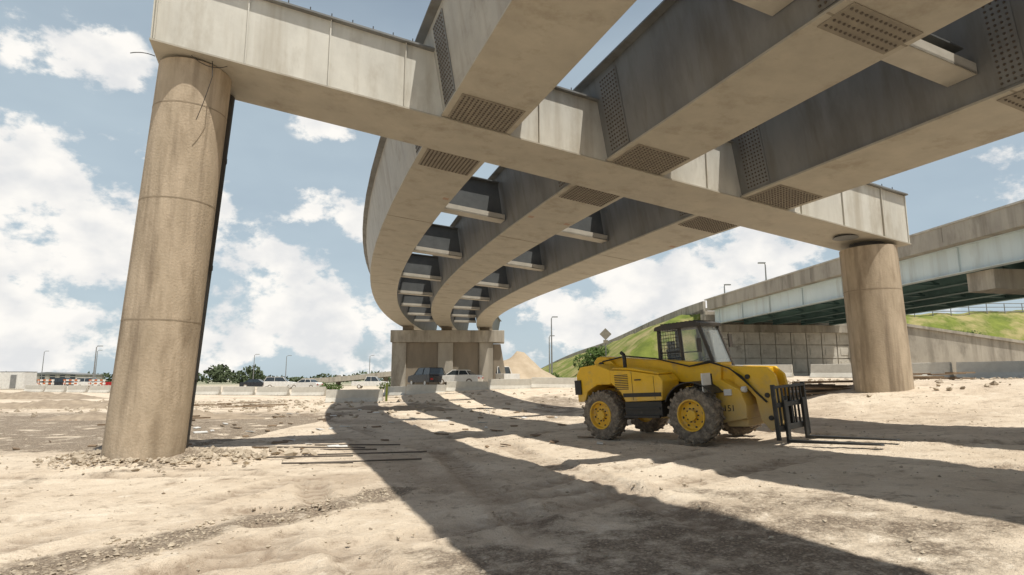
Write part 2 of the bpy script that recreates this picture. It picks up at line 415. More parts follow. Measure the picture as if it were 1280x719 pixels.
faces = [(j*nx+i, j*nx+i+1, (j+1)*nx+i+1, (j+1)*nx+i) for j in range(ny-1) for i in range(nx-1)]
me = bpy.data.meshes.new('ground'); me.from_pydata(verts, [], faces)
for nm, arr in (('gravel', gr), ('track', tr)):
    at = me.attributes.new(nm, 'FLOAT', 'POINT'); at.data.foreach_set('value', arr)
me.polygons.foreach_set('use_smooth', [True]*len(me.polygons))
ground = bpy.data.objects.new('ground', me); sc.collection.objects.link(ground)
def groundmat():
    m = bpy.data.materials.new('sandy_dirt'); m.use_nodes = True; nt = m.node_tree; L = nt.links; b = nt.nodes['Principled BSDF']
    tc = N(nt, 'ShaderNodeTexCoord'); ob = tc.outputs['Object']
    def noi(s, d=6, r=.65, off=0):
        mp = N(nt, 'ShaderNodeMapping'); mp.inputs['Location'].default_value = (off, off*.7, 0); L.new(ob, mp.inputs[0])
        n = N(nt, 'ShaderNodeTexNoise', inp={'Scale': s, 'Detail': d, 'Roughness': r}); L.new(mp.outputs[0], n.inputs['Vector']); return n.outputs['Fac']
    def mr(x, a, b_, c=0, d=1):
        n = N(nt, 'ShaderNodeMapRange'); L.new(x, n.inputs[0])
        for i, v in zip((1,2,3,4), (a,b_,c,d)): n.inputs[i].default_value = v
        return n.outputs[0]
    def mix(f, a, c):
        n = N(nt, 'ShaderNodeMix', data_type='RGBA')
        if isinstance(f, float): n.inputs[0].default_value = f
        else: L.new(f, n.inputs[0])
        for i, q in ((6, a), (7, c)):
            if isinstance(q, tuple): n.inputs[i].default_value = (*q, 1)
            else: L.new(q, n.inputs[i])
        return n.outputs[2]
    def mul(a, c, op='MULTIPLY'):
        n = N(nt, 'ShaderNodeMath', operation=op)
        for i, q in ((0, a), (1, c)):
            if isinstance(q, (float, int)): n.inputs[i].default_value = q
            else: L.new(q, n.inputs[i])
        return n.outputs[0]
    nA = noi(.8, 5); nB = noi(2.6, 8, .78, 4)
    col = mix(mr(nA, .35, .65), (.74,.635,.50), (.60,.495,.375))
    col = mix(mr(noi(.2, 6, .72, 9), .52, .64, 0, .8), col, (.44,.35,.26))
    col = mix(mr(nB, .535, .65, 0, .85), col, (.33,.255,.185))
    col = mix(mr(nB, .30, .43, .8, 0), col, (.82,.74,.62))
    at = N(nt, 'ShaderNodeAttribute', attribute_name='gravel'); at2 = N(nt, 'ShaderNodeAttribute', attribute_name='track')
    vo = N(nt, 'ShaderNodeTexVoronoi', inp={'Scale': 42}); L.new(ob, vo.inputs['Vector'])
    gcol = mix(mr(vo.outputs['Distance'], 0.1, .7), (.31,.245,.18), (.135,.105,.078))
    sepc = N(nt, 'ShaderNodeSeparateColor'); L.new(vo.outputs['Color'], sepc.inputs[0])
    gcol = mix(mr(sepc.outputs[0], .85, .9, 0, .6), gcol, (.55,.46,.35))
    gf = mr(mul(at.outputs['Fac'], mr(nB, .35, .6, .4, 1.4)), .25, .75, 0, .85)
    col = mix(gf, col, gcol)
    vp = N(nt, 'ShaderNodeTexVoronoi', inp={'Scale': 17}); L.new(ob, vp.inputs['Vector'])
    pf = mr(vp.outputs['Distance'], .08, .15, 1, 0); sp2 = N(nt, 'ShaderNodeSeparateColor'); L.new(vp.outputs['Color'], sp2.inputs[0])
    pf = mul(pf, mr(sp2.outputs[0], .72, .74)); col = mix(mul(pf, .6), col, (.25,.195,.14))
    tk = mul(at2.outputs['Fac'], mr(nB, .3, .6, .5, .85))
    col = mix(tk, col, (.27,.205,.15))
    pos = N(nt, 'ShaderNodeVectorMath', operation='LENGTH'); L.new(ob, pos.inputs[0])
    far = mr(nA, .4, .6); fc = mix(far, (.36,.33,.25), (.17,.19,.11))
    col = mix(mr(pos.outputs['Value'], 90, 240), col, fc)
    L.new(col, b.inputs['Base Color']); b.inputs['Roughness'].default_value = .95; b.inputs['Specular IOR Level'].default_value = .12
    h = mul(noi(9, 5, .75, 1), .8)
    bp = N(nt, 'ShaderNodeBump', inp={'Strength': 1.0, 'Distance': .09}); L.new(h, bp.inputs['Height']); L.new(bp.outputs[0], b.inputs['Normal'])
    return m
me.materials.append(groundmat())
def gz(x, y):
    return terr(x, y)+.045*nz(V((x*.35,y*.35,0)))+.024*nz(V((x*1.6,y*1.6,3)))

g = MB()
for i in range(9000):
    if i < 5600: x = random.uniform(-9, 12); y = 3 + 22*random.random()**1.5
    elif i < 7200:
        t = random.random(); x = -4.4+2.8*t+random.gauss(0,.26); y = 4+4.6*t+random.gauss(0,.26)
    else: x = random.uniform(-22, -7); y = random.uniform(11, 26)
    r_ = .006 + .028*random.random()**4
    g.rock((x, y, gz(x, y)+r_*.2), r_, 0)
g.make('gravel', M_stone)
g = MB()
for i in range(620):
    a = random.uniform(0, 6.28); rr = .75 + abs(random.gauss(0, .45))
    x = -6.9 + math.cos(a)*rr*1.3; y = 11.75+math.sin(a)*rr
    s_ = random.uniform(.015, .055) if random.random() < .92 else random.uniform(.055, .11)
    g.rock((x, y, .10*math.exp(-((rr-.6)/.9)**2)+.01), s_, 0)
for i in range(50):
    x = -6.3+random.gauss(1.0,.5); y = 12.2+random.gauss(0,.35); g.rock((x, y, .06), random.uniform(.05,.14), 0)
g.make('rubble_pile', M_stone)
g = MB()
for i in range(620):
    x = random.uniform(-30, 6); y = random.uniform(24, 46); s_ = random.uniform(.04, .2)
    if random.random() < .6: x = -17+random.gauss(0, 5); y = 36+random.gauss(0,4)
    g.rock((x, y, terr(x,y)+.02), s_, 0)
for i in range(260):
    x = random.uniform(8, 24); y = random.uniform(17, 30); g.rock((x, y, terr(x,y)+.02), random.uniform(.03,.13), 0)
g.make('rubble_pile', M_stone)
def planks(name, cx, cy, n, L_, spread, ang, z=None):
    g = MB()
    for i in range(n):
        a = ang+random.gauss(0,.25); x = cx+random.gauss(0,spread); y = cy+random.gauss(0,spread*.5)
        zz = terr(x,y)+.08+.05*(i % 4); l = L_*random.uniform(.5,1)/2
        g.beam((x-math.cos(a)*l, y-math.sin(a)*l, zz), (x+math.cos(a)*l, y+math.sin(a)*l, zz+random.uniform(-.03,.05)), random.uniform(.1,.25), .05)
    g.make(name, M_wood)
planks('timber_planks', 9.9, 19.6, 16, 2.8, .5, .1)
planks('timber_planks', 14.8, 21.0, 9, 2.2, .7, .4)
planks('timber_planks', -15, 33, 10, 3, 2.2, .3)
planks('timber_planks', -12.5, 21, 5, 2.6, .9, .1)
g = MB()
for i in range(120):
    x = random.uniform(-12, 2); y = random.uniform(13, 32); a = random.uniform(0,3.14); l = random.uniform(.04,.2); z = gz(x,y)+.025
    g.obox((x,y,z), (math.cos(a)*l,math.sin(a)*l,0), (-math.sin(a)*l*.4,math.cos(a)*l*.4,.01), (0,0,.012), random.choice((0,1,1)))
g.make('construction_debris', [M_white, M_wood])
# thin reinforcing bars and lath lying on the sand beyond the left column
g = MB()
for k in range(7):
    x = -3.6+random.uniform(-.9,.9); y = 11.0+k*.5+random.uniform(-.2,.2); a = random.uniform(-.1,.25); l = random.uniform(.5,1.3)
    g.cyl((x-math.cos(a)*l,y-math.sin(a)*l,gz(x,y)+.035), (x+math.cos(a)*l,y+math.sin(a)*l,gz(x,y)+.045), .016, 6)
g.make('reinforcing_bars', M_bolt)
for (cx, cy, a, L_, w_, h_) in ((-14, 24, .12, 9, 1.1, .35), (-6, 31, -.1, 7, .9, .25), (-24, 33, .1, 10, 1.5, .5), (-40, 48, .05, 16, 2, .6)):
    m = MB(); vs = []; n1_, n2_ = 60, 14
    for j in range(n2_+1):
        for i in range(n1_+1):
            u_ = -1+2*i/n1_; v_ = -1+2*j/n2_
            px = cx+math.cos(a)*u_*L_/2-math.sin(a)*v_*w_; py = cy+math.sin(a)*u_*L_/2+math.cos(a)*v_*w_
            hh = h_*max(0,(1-abs(u_)**3))*max(0,(1-v_*v_))*(.8+.7*nz(V((px*.9,py*.9,6)))+.3*nz(V((px*4,py*4,6))))-.06
            vs.append((px, py, terr(px,py)+hh))
    m.add(vs, [(j*(n1_+1)+i, j*(n1_+1)+i+1, (j+1)*(n1_+1)+i+1, (j+1)*(n1_+1)+i) for j in range(n2_) for i in range(n1_)])
    m.make('dirt_windrow', M_wind, smooth=True)

# ------------------------------------------------------------------ jersey barriers
bprof = [(-.3,0),(-.3,.08),(-.14,.34),(-.09,.85),(.09,.85),(.14,.34),(.3,.08),(.3,0)]
def barrier(x, y, ang, L_=3.6):
    m = MB(); n = len(bprof)
    vs = [(-L_/2, a, b_) for a, b_ in bprof] + [(L_/2, a, b_) for a, b_ in bprof]
    m.add(vs, [tuple(range(n)), tuple(range(2*n-1, n-1, -1))] + [(i, (i+1) % n, (i+1) % n+n, i+n) for i in range(n)])
    ob = m.make('jersey_barrier', M_barrier, bevel=.015, seg=1)
    ob.location = (x, y, min(terr(x-1.5,y), terr(x+1.5,y), terr(x,y))-.02); ob.rotation_euler = (random.uniform(-.01,.01), random.uniform(-.012,.012), ang+random.gauss(0,.02))
def brow(x0, y0, x1, y1):
    L_ = math.hypot(x1-x0, y1-y0); n = max(1, round(L_/3.72)); a = math.atan2(y1-y0, x1-x0)
    for i in range(n): t = (i+.5)/n; barrier(x0+(x1-x0)*t, y0+(y1-y0)*t, a)
barrier(-10.2, 39.5, .1)
m = MB(); m.beam((0,0,0),(0.02,0,1.25),.16,.12); m.make('marker_post', M_grass, loc=(-8.1,39.3,0))
brow(-8.8, 51, 8.5, 46.5)
brow(8.9, 46, 18, 38.5); brow(18.2, 37, 24.3, 27.2)
brow(-36, 62, -17, 56); brow(-12, 58, -9, 52)
brow(-60, 75, -38, 66)

# ------------------------------------------------------------------ existing overpass
ov = empty('highway_overpass')
E = V((-.103, .9947, 0)); Lt = V((.9947, .103, 0))
def Q(lat, al, z): p = Lt*lat + E*al; return V((p.x, p.y, z))
def qbox(mb, l0, l1, a0, a1, z0, z1, m=0, dz=0):
    mb.hexa([Q(l0,a0,z0), Q(l1,a0,z0), Q(l1,a1,z0+dz), Q(l0,a1,z0+dz), Q(l0,a0,z1), Q(l1,a0,z1), Q(l1,a1,z1+dz), Q(l0,a1,z1+dz)], m)
m = MB()
for k in range(5):
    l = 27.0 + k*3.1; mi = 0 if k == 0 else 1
    qbox(m, l, l+.03, -25, 58.8, 7.13, 8.5, mi)
    qbox(m, l-.22, l+.25, -25, 58.8, 7.08, 7.125, mi)
    qbox(m, l-.18, l+.2, -25, 58.8, 8.503, 8.54, mi)
    if k == 0:
        for a in np.arange(-24, 58, 4.8): qbox(m, l-.10, l-.002, a, a+.02, 7.13, 8.5, 0)
for a in np.arange(-24, 58, 4.8):
    for k in range(4):
        l = 27+k*3.1
        m.beam(Q(l+.2,a,7.3), Q(l+2.9,a,8.35), .1, .1, 1); m.beam(Q(l+.2,a,8.35), Q(l+2.9,a,7.3), .1, .1, 1)
        m.beam(Q(l+.2,a,7.28), Q(l+2.9,a,7.28), .12, .1, 1)
m.make('steel_girders', [M_blue, M_blueshade], ov)
m = MB()
qbox(m, 26.3, 40.6, -25, 59.5, 8.56, 8.8)
for a in np.arange(-25, 59, 6.0):
    qbox(m, 26.3, 26.55, a, a+5.97, 8.803, 9.62); qbox(m, 40.3, 40.55, a, a+5.97, 8.803, 9.62)
qbox(m, 26.24, 26.62, -25, 59.5, 9.623, 9.72, 1)
m.make('deck_and_parapet', [M_conc2, M_barrier], ov)
m = MB()
m.hexa([Q(27.3,27.2,6.05), Q(41.5,27.2,5.75), Q(41.5,28.8,5.75), Q(27.3,28.8,6.05), Q(27.3,27.2,7.05), Q(41.5,27.2,7.05), Q(41.5,28.8,7.05), Q(27.3,28.8,7.05)], 0)
for l in (31.3, 35.8, 39.8): m.cyl(Q(l,28,0), Q(l,28,6.2), .55, 20, 0)
m.make('overpass_pier', M_conc2, ov)
m = MB()
qbox(m, 26.6, 42, 59, 60, 0, 6.3, 0)
qbox(m, 26.4, 42, 58.4, 60, 6.303, 7.05, 1)
qbox(m, 26.4, 42, 59.7, 60.3, 7.06, 8.55, 1)
for i in range(9):
    for j in range(4):
        l = 26.75+i*1.68; z = .9+j*1.4
        qbox(m, l, l+1.58, 58.88, 58.997, z, z+1.3, 2)
        qbox(m, l+.3, l+1.28, 58.84, 58.878, z+.3, z+1.0, 2)
m.hexa([Q(26.4,60.05,0), Q(26.8,60.05,0), Q(26.8,72,3), Q(26.4,72,3), Q(26.4,60.05,8.8), Q(26.8,60.05,8.8), Q(26.8,72,8.3), Q(26.4,72,8.3)], 1)
m.hexa([Q(42.05,57.8,0), Q(64,52,0), Q(64,52.6,0), Q(42.05,58.4,0), Q(42.05,57.8,7.6), Q(64,52,3.6), Q(64,52.6,3.6), Q(42.05,58.4,7.6)], 1)
m.hexa([Q(42.0,57.6,7.62), Q(64,51.8,3.62), Q(64,52.8,3.62), Q(42.0,58.6,7.62), Q(42.0,57.6,7.9), Q(64,51.8,3.9), Q(64,52.8,3.9), Q(42.0,58.6,7.9)], 0)
m.make('abutment_wall', [M_conc2, M_conc2, M_barrier], ov)

def gridmesh(name, l0, l1, a0, a1, nl, na, fn, mt, amp=.15):
    vs = []
    for j in range(na+1):
        for i in range(nl+1):
            l = l0+(l1-l0)*i/nl; a = a0+(a1-a0)*(j/na)**1.6
            p = Q(l, a, fn(l, a)); p.z += amp*nz(V((l*.5,a*.5,0))); vs.append(p)
    fs = [(j*(nl+1)+i, j*(nl+1)+i+1, (j+1)*(nl+1)+i+1, (j+1)*(nl+1)+i) for j in range(na) for i in range(nl)]
    m = MB(); m.add(vs, fs); return m.make(name, mt, smooth=True)
def crest(a): return 8.6 - 2.0*ss(60, 110, a) - 5.5*ss(100, 240, a)
def fe(l, a):
    c = crest(a)
    if l < 26.4: return (c*ss(11.5, 28, l)*1.02 + .9)*ss(54, 64, a) - .6
    if a < 60.3: return -.5
    if l < 42: return c
    return c*(1-ss(42, 56, l)) - .3
gridmesh('grass_embankment', 11, 58, 54, 250, 70, 80, fe, M_grass, .25)
gridmesh('grass_hill', 42.2, 90, 58.6, 100, 40, 30, lambda l, a: .5+8.8*ss(56, 68, a) + 1.0*ss(50,80,l), M_grass, .4)
m = MB()
for i in range(22):
    a0 = 60.2+i*6; a1 = a0+5.9; z0, z1 = crest(a0), crest(a1)
    m.hexa([Q(26.4,a0,z0-.3), Q(26.7,a0,z0-.3), Q(26.7,a1,z1-.3), Q(26.4,a1,z1-.3), Q(26.4,a0,z0+1.05), Q(26.7,a0,z0+1.05), Q(26.7,a1,z1+1.05), Q(26.4,a1,z1+1.05)])
m.make('roadside_parapet_wall', M_conc2)
m = MB()
for i in range(16):
    p = Q(46+i*2.4, 66.5, 0); z = 9.2+.03*i
    m.cyl((p.x,p.y,z-.8), (p.x,p.y,z+1.3), .05, 6)
for zz in (.3, .8, 1.25):
    m.beam(Q(46,66.5,9.2+zz), Q(82,66.5,9.65+zz), .06, .08)
m.make('guard_fence', M_pole)

# ------------------------------------------------------------------ poles / lamps / signs
def lamp(x, y, z0, h, arm=1.5, dirn=1):
    m = MB(); m.cyl((0,0,-.3), (0,0,h), .13, 8, 0, r2=.07)
    m.cyl((0,0,-.3), (0,0,.35), .2, 8, 0)
    m.tube([(0,0,h-.1), (dirn*arm*.5,0,h+.18), (dirn*arm,0,h+.22)], .045, 6, 0)
    m.obox((dirn*(arm+.3),0,h+.2), (.4,0,0), (0,.14,0), (0,0,.06), 0)
    m.make('street_lamp', M_pole, loc=(x, y, z0), smooth=True)
lamp(5.6, 85, .5, 9.6, .2)
lamp(26.5, 74, 8.6, 4.4, .1); lamp(29.2, 68, 8.6, 6.0, .1, -1)
lamp(-69, 100, 0, 6.8, .3); lamp(-64, 150, 0, 7.5,.5); lamp(-56, 150, 0, 7.2,.5); lamp(6.2, 100, .5, 8, .2)
lamp(-40, 170, 0, 8,.5); lamp(-30, 210, 0, 9,.5); lamp(-110, 160, 0, 9,.5); lamp(-128, 165, 0, 9,.5)
m = MB(); m.cyl((0,0,0), (0,0,3.4), .06, 8, 0)
m.obox((0,-.07,2.95), (.38,0,.38), (0,.012,0), (-.38,0,.38), 1)
m.obox((0,-.07,2.0), (.3,0,0), (0,.012,0), (0,0,.22), 1)
p = Q(19.5, 74, 0); m.make('warning_sign', [M_pole, M_splice], loc=(p.x, p.y, 4.2))
m = MB(); m.cyl((0,0,0), (0,0,2.6), .06, 8, 0); m.obox((0,-.07,2.3), (.32,0,0), (0,.012,0), (0,0,.38), 1)
p = Q(21.5, 90, 0); m.make('road_sign', [M_pole, M_white], loc=(p.x, p.y, 3.2))

# ------------------------------------------------------------------ vegetation
def leafblob(m, c, rx, ry, rz, n, s, mi=0):
    for i in range(n):
        while True:
            q = V((random.uniform(-1,1), random.uniform(-1,1), random.uniform(-1,1)))
            if q.length < 1: break
        q = q.normalized()*q.length**.4
        p = V(c)+V((q.x*rx, q.y*ry, q.z*rz))
        a = V((random.gauss(0,1), random.gauss(0,1), random.gauss(0,1))).normalized(); b_ = a.orthogonal().normalized(); k = s*random.uniform(.6, 1.3)
        m.add([p-a*k, p-b_*k*.5, p+a*k, p+b_*k*.5], [(0,1,2,3)], mi)
def tree(name, x, y, z, h, w, n=1400):
    m = MB(); m.cyl((0,0,-.2), (0,0,h*.5), .16, 8, 1, r2=.09)
    for k in range(7):
        a = k*.9+random.random(); hh = h*random.uniform(.45,.85); rr = w*random.uniform(.3,.6)
        e_ = V((math.cos(a)*rr, math.sin(a)*rr, hh)); m.cyl((0,0,h*.3), e_, .07, 6, 1, r2=.02)
        leafblob(m, e_, w*.36, w*.36, h*.2, n//8, .17)
    leafblob(m, (0,0,h*.82), w*.35, w*.35, h*.18, n//8, .17)
    m.make(name, [M_leaf, M_bark], loc=(x, y, z))
tree('broadleaf_tree', 10.6, 78, .7, 5.0, 3.2, 2200)
tree('broadleaf_tree', 13.0, 82, 1.0, 3.6, 2.8, 1200)
def shrub(x, y, z, w, h, n=500):
    m = MB()
    for k in range(6):
        c = (random.uniform(-w,w)*.6, random.uniform(-w,w)*.4, h*random.uniform(.3,.6)); leafblob(m, c, w*.45, w*.4, h*.42, n//6, .14)
        m.cyl((0,0,-.1), c, .04, 5, 1)
    m.make('shrub', [M_leaf, M_bark], loc=(x, y, z))
shrub(2.2, 74, .6, 1.7, 1.5, 700); shrub(5.5, 76, .6, 1.4, 1.8, 700); shrub(4.0, 80, .6, 1.4, 1.1)
shrub(-18, 92, 0, 2.4, 1.2); shrub(-26, 88, 0, 2, 1.0); shrub(-34, 105, 0, 2.2, 1.3)
for l, a in ((46,60),(50,62),(58,62.5),(68,62)):
    p = Q(l,a,0); shrub(p.x, p.y, .9+8.8*ss(56,68,a), 1.8, 1.3, 400)
m = MB()
x = -420
while x < 200:
    w_ = random.uniform(5, 14); hh = random.uniform(2.6, 5.4) + 3*max(0, nz(V((x*.02,0,0))))
    leafblob(m, (x, 330+random.uniform(-12,12), hh*.4), w_, 5, hh*.55, 60, 1.3)
    x += w_*.8
for k in range(14):
    x = -105+random.uniform(-8,9); leafblob(m, (x, 228+random.uniform(-5,5), 3.2+random.uniform(-1,1.6)), 2.6, 3, 2.6, 60, .8)
m.make('distant_treeline', M_leaf2)

m = MB(); vs = []; n = 28
for j in range(n+1):
    for i in range(n+1):
        x = -1+2*i/n; y = -1+2*j/n; rr = math.hypot(x, y)
        z = max(0, 1-rr)**.9*4.6*(1+.18*nz(V((x*3,y*3,0)))) - .15
        vs.append((x*6.6, y*5, z+.1*nz(V((x*12,y*12,4)))))
m.add(vs, [(j*(n+1)+i, j*(n+1)+i+1, (j+1)*(n+1)+i+1, (j+1)*(n+1)+i) for j in range(n) for i in range(n)])
m.make('dirt_mound', M_dirtm, loc=(0.6, 76, .6), smooth=True)

# ------------------------------------------------------------------ cars
def wheel_simple(m, x, y, r=.33, w=.22, mt=2, mr_=3):
    m.cyl((x, y-w/2, r), (x, y+w/2, r), r, 18, mt)
    m.cyl((x, y-w/2-.01, r), (x, y+w/2+.01, r), r*.6, 12, mr_)
def car(name, x, y, z, ang, paint, kind='sedan', ln=4.6):
    m = MB(); w = .9
    if kind == 'sedan':
        low = [(-2.25,.35),(-2.3,.75),(-2.1,.98),(-1.2,1.02),(1.0,.95),(2.1,.8),(2.3,.6),(2.25,.3)]
        cab = [(-1.65,1.0),(-1.0,1.42),(.35,1.45),(1.15,.97)]
    elif kind == 'suv':
        low = [(-2.25,.4),(-2.3,1.0),(-2.2,1.12),(-1.2,1.13),(1.1,1.12),(2.15,.98),(2.3,.7),(2.25,.35)]
        cab = [(-2.15,1.12),(-1.95,1.75),(.35,1.78),(1.15,1.1)]
    else:
        low = [(-2.9,.45),(-2.9,1.1),(-.6,1.12),(1.5,1.15),(2.7,1.0),(2.8,.7),(2.75,.4)]
        cab = [(-.75,1.13),(-.65,1.85),(.7,1.85),(1.5,1.14)]
    m.prism(low, -w, w, 0)
    def cabin(pr, iw, mt, gro=0):
        n = len(pr); zlo = min(p[1] for p in pr)
        vs = []
        for sgn in (-1, 1):
            for a, b_ in pr: vs.append((a, sgn*(iw if b_ < zlo+.2 else iw-.17), b_))
        m.add(vs, [tuple(range(n)), tuple(range(2*n-1,n-1,-1))]+[(i,(i+1)%n,(i+1)%n+n,i+n) for i in range(n)], mt)
    cabin(cab, w-.06, 1)
    top = [(cab[1][0], cab[1][1]), (cab[2][0], cab[2][1])]
    m.box(top[0][0]-.02, top[1][0]+.02, -w+.22, w-.22, top[0][1]-.02, top[0][1]+.05, 0)
    for xp in (cab[1][0], (cab[1][0]+cab[2][0])/2, cab[2][0]):
        for sg in (-1,1):
            k = 0.0 if xp == (cab[1][0]+cab[2][0])/2 else (-.35 if xp == cab[1][0] else .6)
            m.beam((xp, sg*(w-.215), cab[1][1]), (xp+k, sg*(w-.05), cab[0][1]), .05, .07, 0)
    m.box(-2.32,-2.25,-.8,-.5,.62,.8,4); m.box(-2.32,-2.25,.5,.8,.62,.8,4)
    m.box(2.24,2.33,-.8,-.45,.58,.72,3); m.box(2.24,2.33,.45,.8,.58,.72,3)
    wb = 1.4 if kind != 'pickup' else 1.75
    for xx in (-wb, wb):
        for yy in (-.8, .8): wheel_simple(m, xx, yy)
    ob = m.make(name, [paint, M_win, M_tyre, M_white, M_red], bevel=.04, seg=2)
    ob.location = (x, y, z); ob.rotation_euler[2] = ang
car('parked_car', -5.2, 58.5, .95, 2.9, M_white); car('parked_car', -8.4, 59.5, .85, 2.2, M_dark, 'suv')
car('pickup_truck', -1.2, 66, 1.0, 2.0, M_white, 'pickup')
car('parked_car', -35, 92, 0.1, .2, M_white, 'suv'); car('parked_car', -30.5, 90, 0.1, 2.9, M_white); car('pickup_truck', -22, 95, .1, .1, M_white, 'pickup')
car('parked_car', -39.5, 94, 0.1, .1, M_dark)
car('parked_car', -72, 104, 0, .3, M_white, 'suv'); car('pickup_truck', -64, 100, 0, .1, M_red, 'pickup'); car('parked_car', -78, 106, 0, .1, M_dark, 'suv')
car('parked_car', -86, 108, 0, 1.2, M_white); car('pickup_truck', -56, 96, 0, 2.9, M_dark, 'pickup'); car('parked_car', -94, 112, 0, .2, M_white, 'suv')
def barricade(x, y):
    m = MB()
    for sx in (-1,1):
        m.beam((sx*1.0,-.3,0), (sx*1.0,0,1.5), .06,.06, 1); m.beam((sx*1.0,.3,0), (sx*1.0,0,1.5), .06,.06, 1)
    for z in (.5,.95,1.4):
        for k in range(6): m.box(-1.2+k*.4, -1.2+k*.4+.398, -.05, -.02, z-.12, z+.12, k % 2)
    m.make('road_barricade', [M_orange, M_white], loc=(x, y, 0))
for i in range(5): barricade(-66+i*3.3, 86+i*.5)
m = MB()
for k in range(9): m.beam((-2.4,(k%3)*.35,.2+.25*(k//3)), (2.4,(k%3)*.35,.2+.25*(k//3)), .25, .2)
m.make('timber_stack', M_wood, loc=(-48, 72, 0))
# concrete pipe stack and site container
m = MB()
for (yy, zz) in ((0,.5),(1.05,.5),(2.1,.5),(.52,1.4),(1.57,1.4)):
    m.cyl((-1.6,yy,zz),(1.6,yy,zz),.5,18,0); m.cyl((-1.63,yy,zz),(-1.601,yy,zz),.38,18,1); m.cyl((1.601,yy,zz),(1.63,yy,zz),.38,18,1)
m.make('concrete_pipe_stack', [M_conc2, M_dark], loc=(-52, 84, 0))
m = MB(); m.box(-3,3,-1.2,1.2,.1,2.6,0)
for k in range(24): m.box(-2.95+k*.25,-2.85+k*.25,-1.24,-1.201,.25,2.5,0)
m.box(-3.02,3.02,-1.22,1.22,2.603,2.7,1); m.box(1.0,1.9,-1.28,-1.245,.2,2.2,1)
m.make('site_container', [M_white, M_pole], loc=(-76, 92, 0), bevel=.02, seg=1)
m = MB()
for i in range(12):
    x0 = -52+i*4.0; z0 = 2.6*ss(-52,-16,x0)+1.4; x1 = x0+4; z1 = 2.6*ss(-52,-16,x1)+1.4
    m.hexa([(x0,150,z0-.8),(x1,150,z1-.8),(x1,158,z1-.8),(x0,158,z0-.8),(x0,150,z0+.4),(x1,150,z1+.4),(x1,158,z1+.4),(x0,158,z0+.4)])
for x0 in (-44,-32,-20,-8): m.cyl((x0,154,0),(x0,154,2.6),.6,12)
m.make('distant_overpass', M_conc2)
def shed(x, y, w, dpt, h, mt):
    m = MB(); m.box(-w/2,w/2,0,dpt,0,h,0); m.prism([(-w/2-.3,h),(0,h+1.2),(w/2+.3,h)], -.3, dpt+.3, 1)
    for k in range(int(w//5)): m.box(-w/2+1.5+k*5, -w/2+4+k*5, -.05, -.003, 0, 2.8, 2)
    for k in range(int(w//5)): m.box(-w/2+1.5+k*5, -w/2+4+k*5, -.05, -.003, 3.2, 3.8, 2)
    m.make('warehouse', [mt, M_pole, M_win], loc=(x,y,0))
shed(-230, 300, 30, 20, 4, M_conc2)

# ------------------------------------------------------------------ telehandler
TS = .834
T = empty('telehandler_forklift')
nrm = V((-KX, 0, 1)).normalized(); fwd = V((.64, -.768, 0)); fwd = (fwd - nrm*fwd.dot(nrm)).normalized(); lef = nrm.cross(fwd)
rot = Matrix((fwd, lef, nrm)).transposed().to_4x4()
ox, oy = 3.18*TS, 17.34*TS
T.matrix_world = Matrix.Translation((ox, oy, terr(ox, oy)+.005)) @ rot @ Matrix.Scale(TS, 4)
def wheel(name, x, y, side):
    m = MB(); W = .21; c = (x, y, .665)
    m.lathe_y(c, [(-W*.9,.36),(-W,.45),(-W,.56),(-W*.85,.62),(-W*.5,.635),(W*.5,.635),(W*.85,.62),(W,.56),(W,.45),(W*.9,.36)], 40, 0)
    for k in range(20):
        for sg in (-1, 1):
            t = 2*math.pi*(k+(.5 if sg > 0 else 0))/20; t2 = t+.16
            def pr(tt, yy, rr): return V(c)+V((math.cos(tt)*rr, yy, math.sin(tt)*rr))
            w_ = .055
            yo, yi = sg*W*1.0, sg*.01
            m.hexa([pr(t-w_,yo,.60),pr(t+w_,yo,.60),pr(t2+w_,yi,.62),pr(t2-w_,yi,.62),pr(t-w_*.8,yo*.97,.655),pr(t+w_*.8,yo*.97,.655),pr(t2+w_*.8,yi,.665),pr(t2-w_*.8,yi,.665)], 0)
            m.hexa([pr(t-w_,yo,.60),pr(t+w_,yo,.60),pr(t+w_,yo,.55),pr(t-w_,yo,.55),pr(t-w_,yo*1.03,.61),pr(t+w_,yo*1.03,.61),pr(t+w_,yo*1.01,.55),pr(t-w_,yo*1.01,.55)], 0)
    s = side
    m.lathe_y(c, [(s*.19,.375),(s*.215,.37),(s*.215,.34),(s*.12,.32),(s*.09,.27),(s*.12,.19),(s*.12,.13),(s*.19,.12),(s*.2,.0)], 32, 1)
    m.lathe_y(c, [(-s*.19,.375),(-s*.1,.33),(-s*.05,.0)], 24, 1)
    for k in range(10):
        t = 2*math.pi*k/10; q = V(c)+V((math.cos(t)*.16, s*.12, math.sin(t)*.16)); m.cyl(q, q+V((0,s*.035,0)), .017, 6, 2)
    for k in range(8):
        t = 2*math.pi*k/8+.2; q = V(c)+V((math.cos(t)*.285, s*.095, math.sin(t)*.285)); m.cyl(q, q+V((0,s*.012,0)), .03, 8, 2)
    m.make(name, [M_tyre, M_yel2, M_blk], T, smooth=True)
RX = .18
for nm, x, y, s in (('wheel_rr',RX,-.94,-1),('wheel_rl',RX,.94,1),('wheel_fr',3,-.94,-1),('wheel_fl',3,.94,1)): wheel(nm, x, y, s)
m = MB()
m.prism([(-.45,.75),(-.45,1.35),(3.3,1.3),(4.0,1.05),(4.0,.6),(3.4,.5),(0,.55)], -.42, .42, 0)
m.prism([(-.66,1.02),(-.66,1.75),(-.50,1.98),(.10,2.02),(.60,1.84),(.60,1.50),(.55,1.46),(.1,1.47),(-.28,1.30),(-.40,1.02)], -1.08, 1.05, 0)
m.prism([(.603,1.5),(.603,1.84),(1.2,1.80),(2.15,1.64),(2.27,1.5),(2.2,1.02),(1.05,1.0),(.92,1.25)], -1.1, -.4, 0)
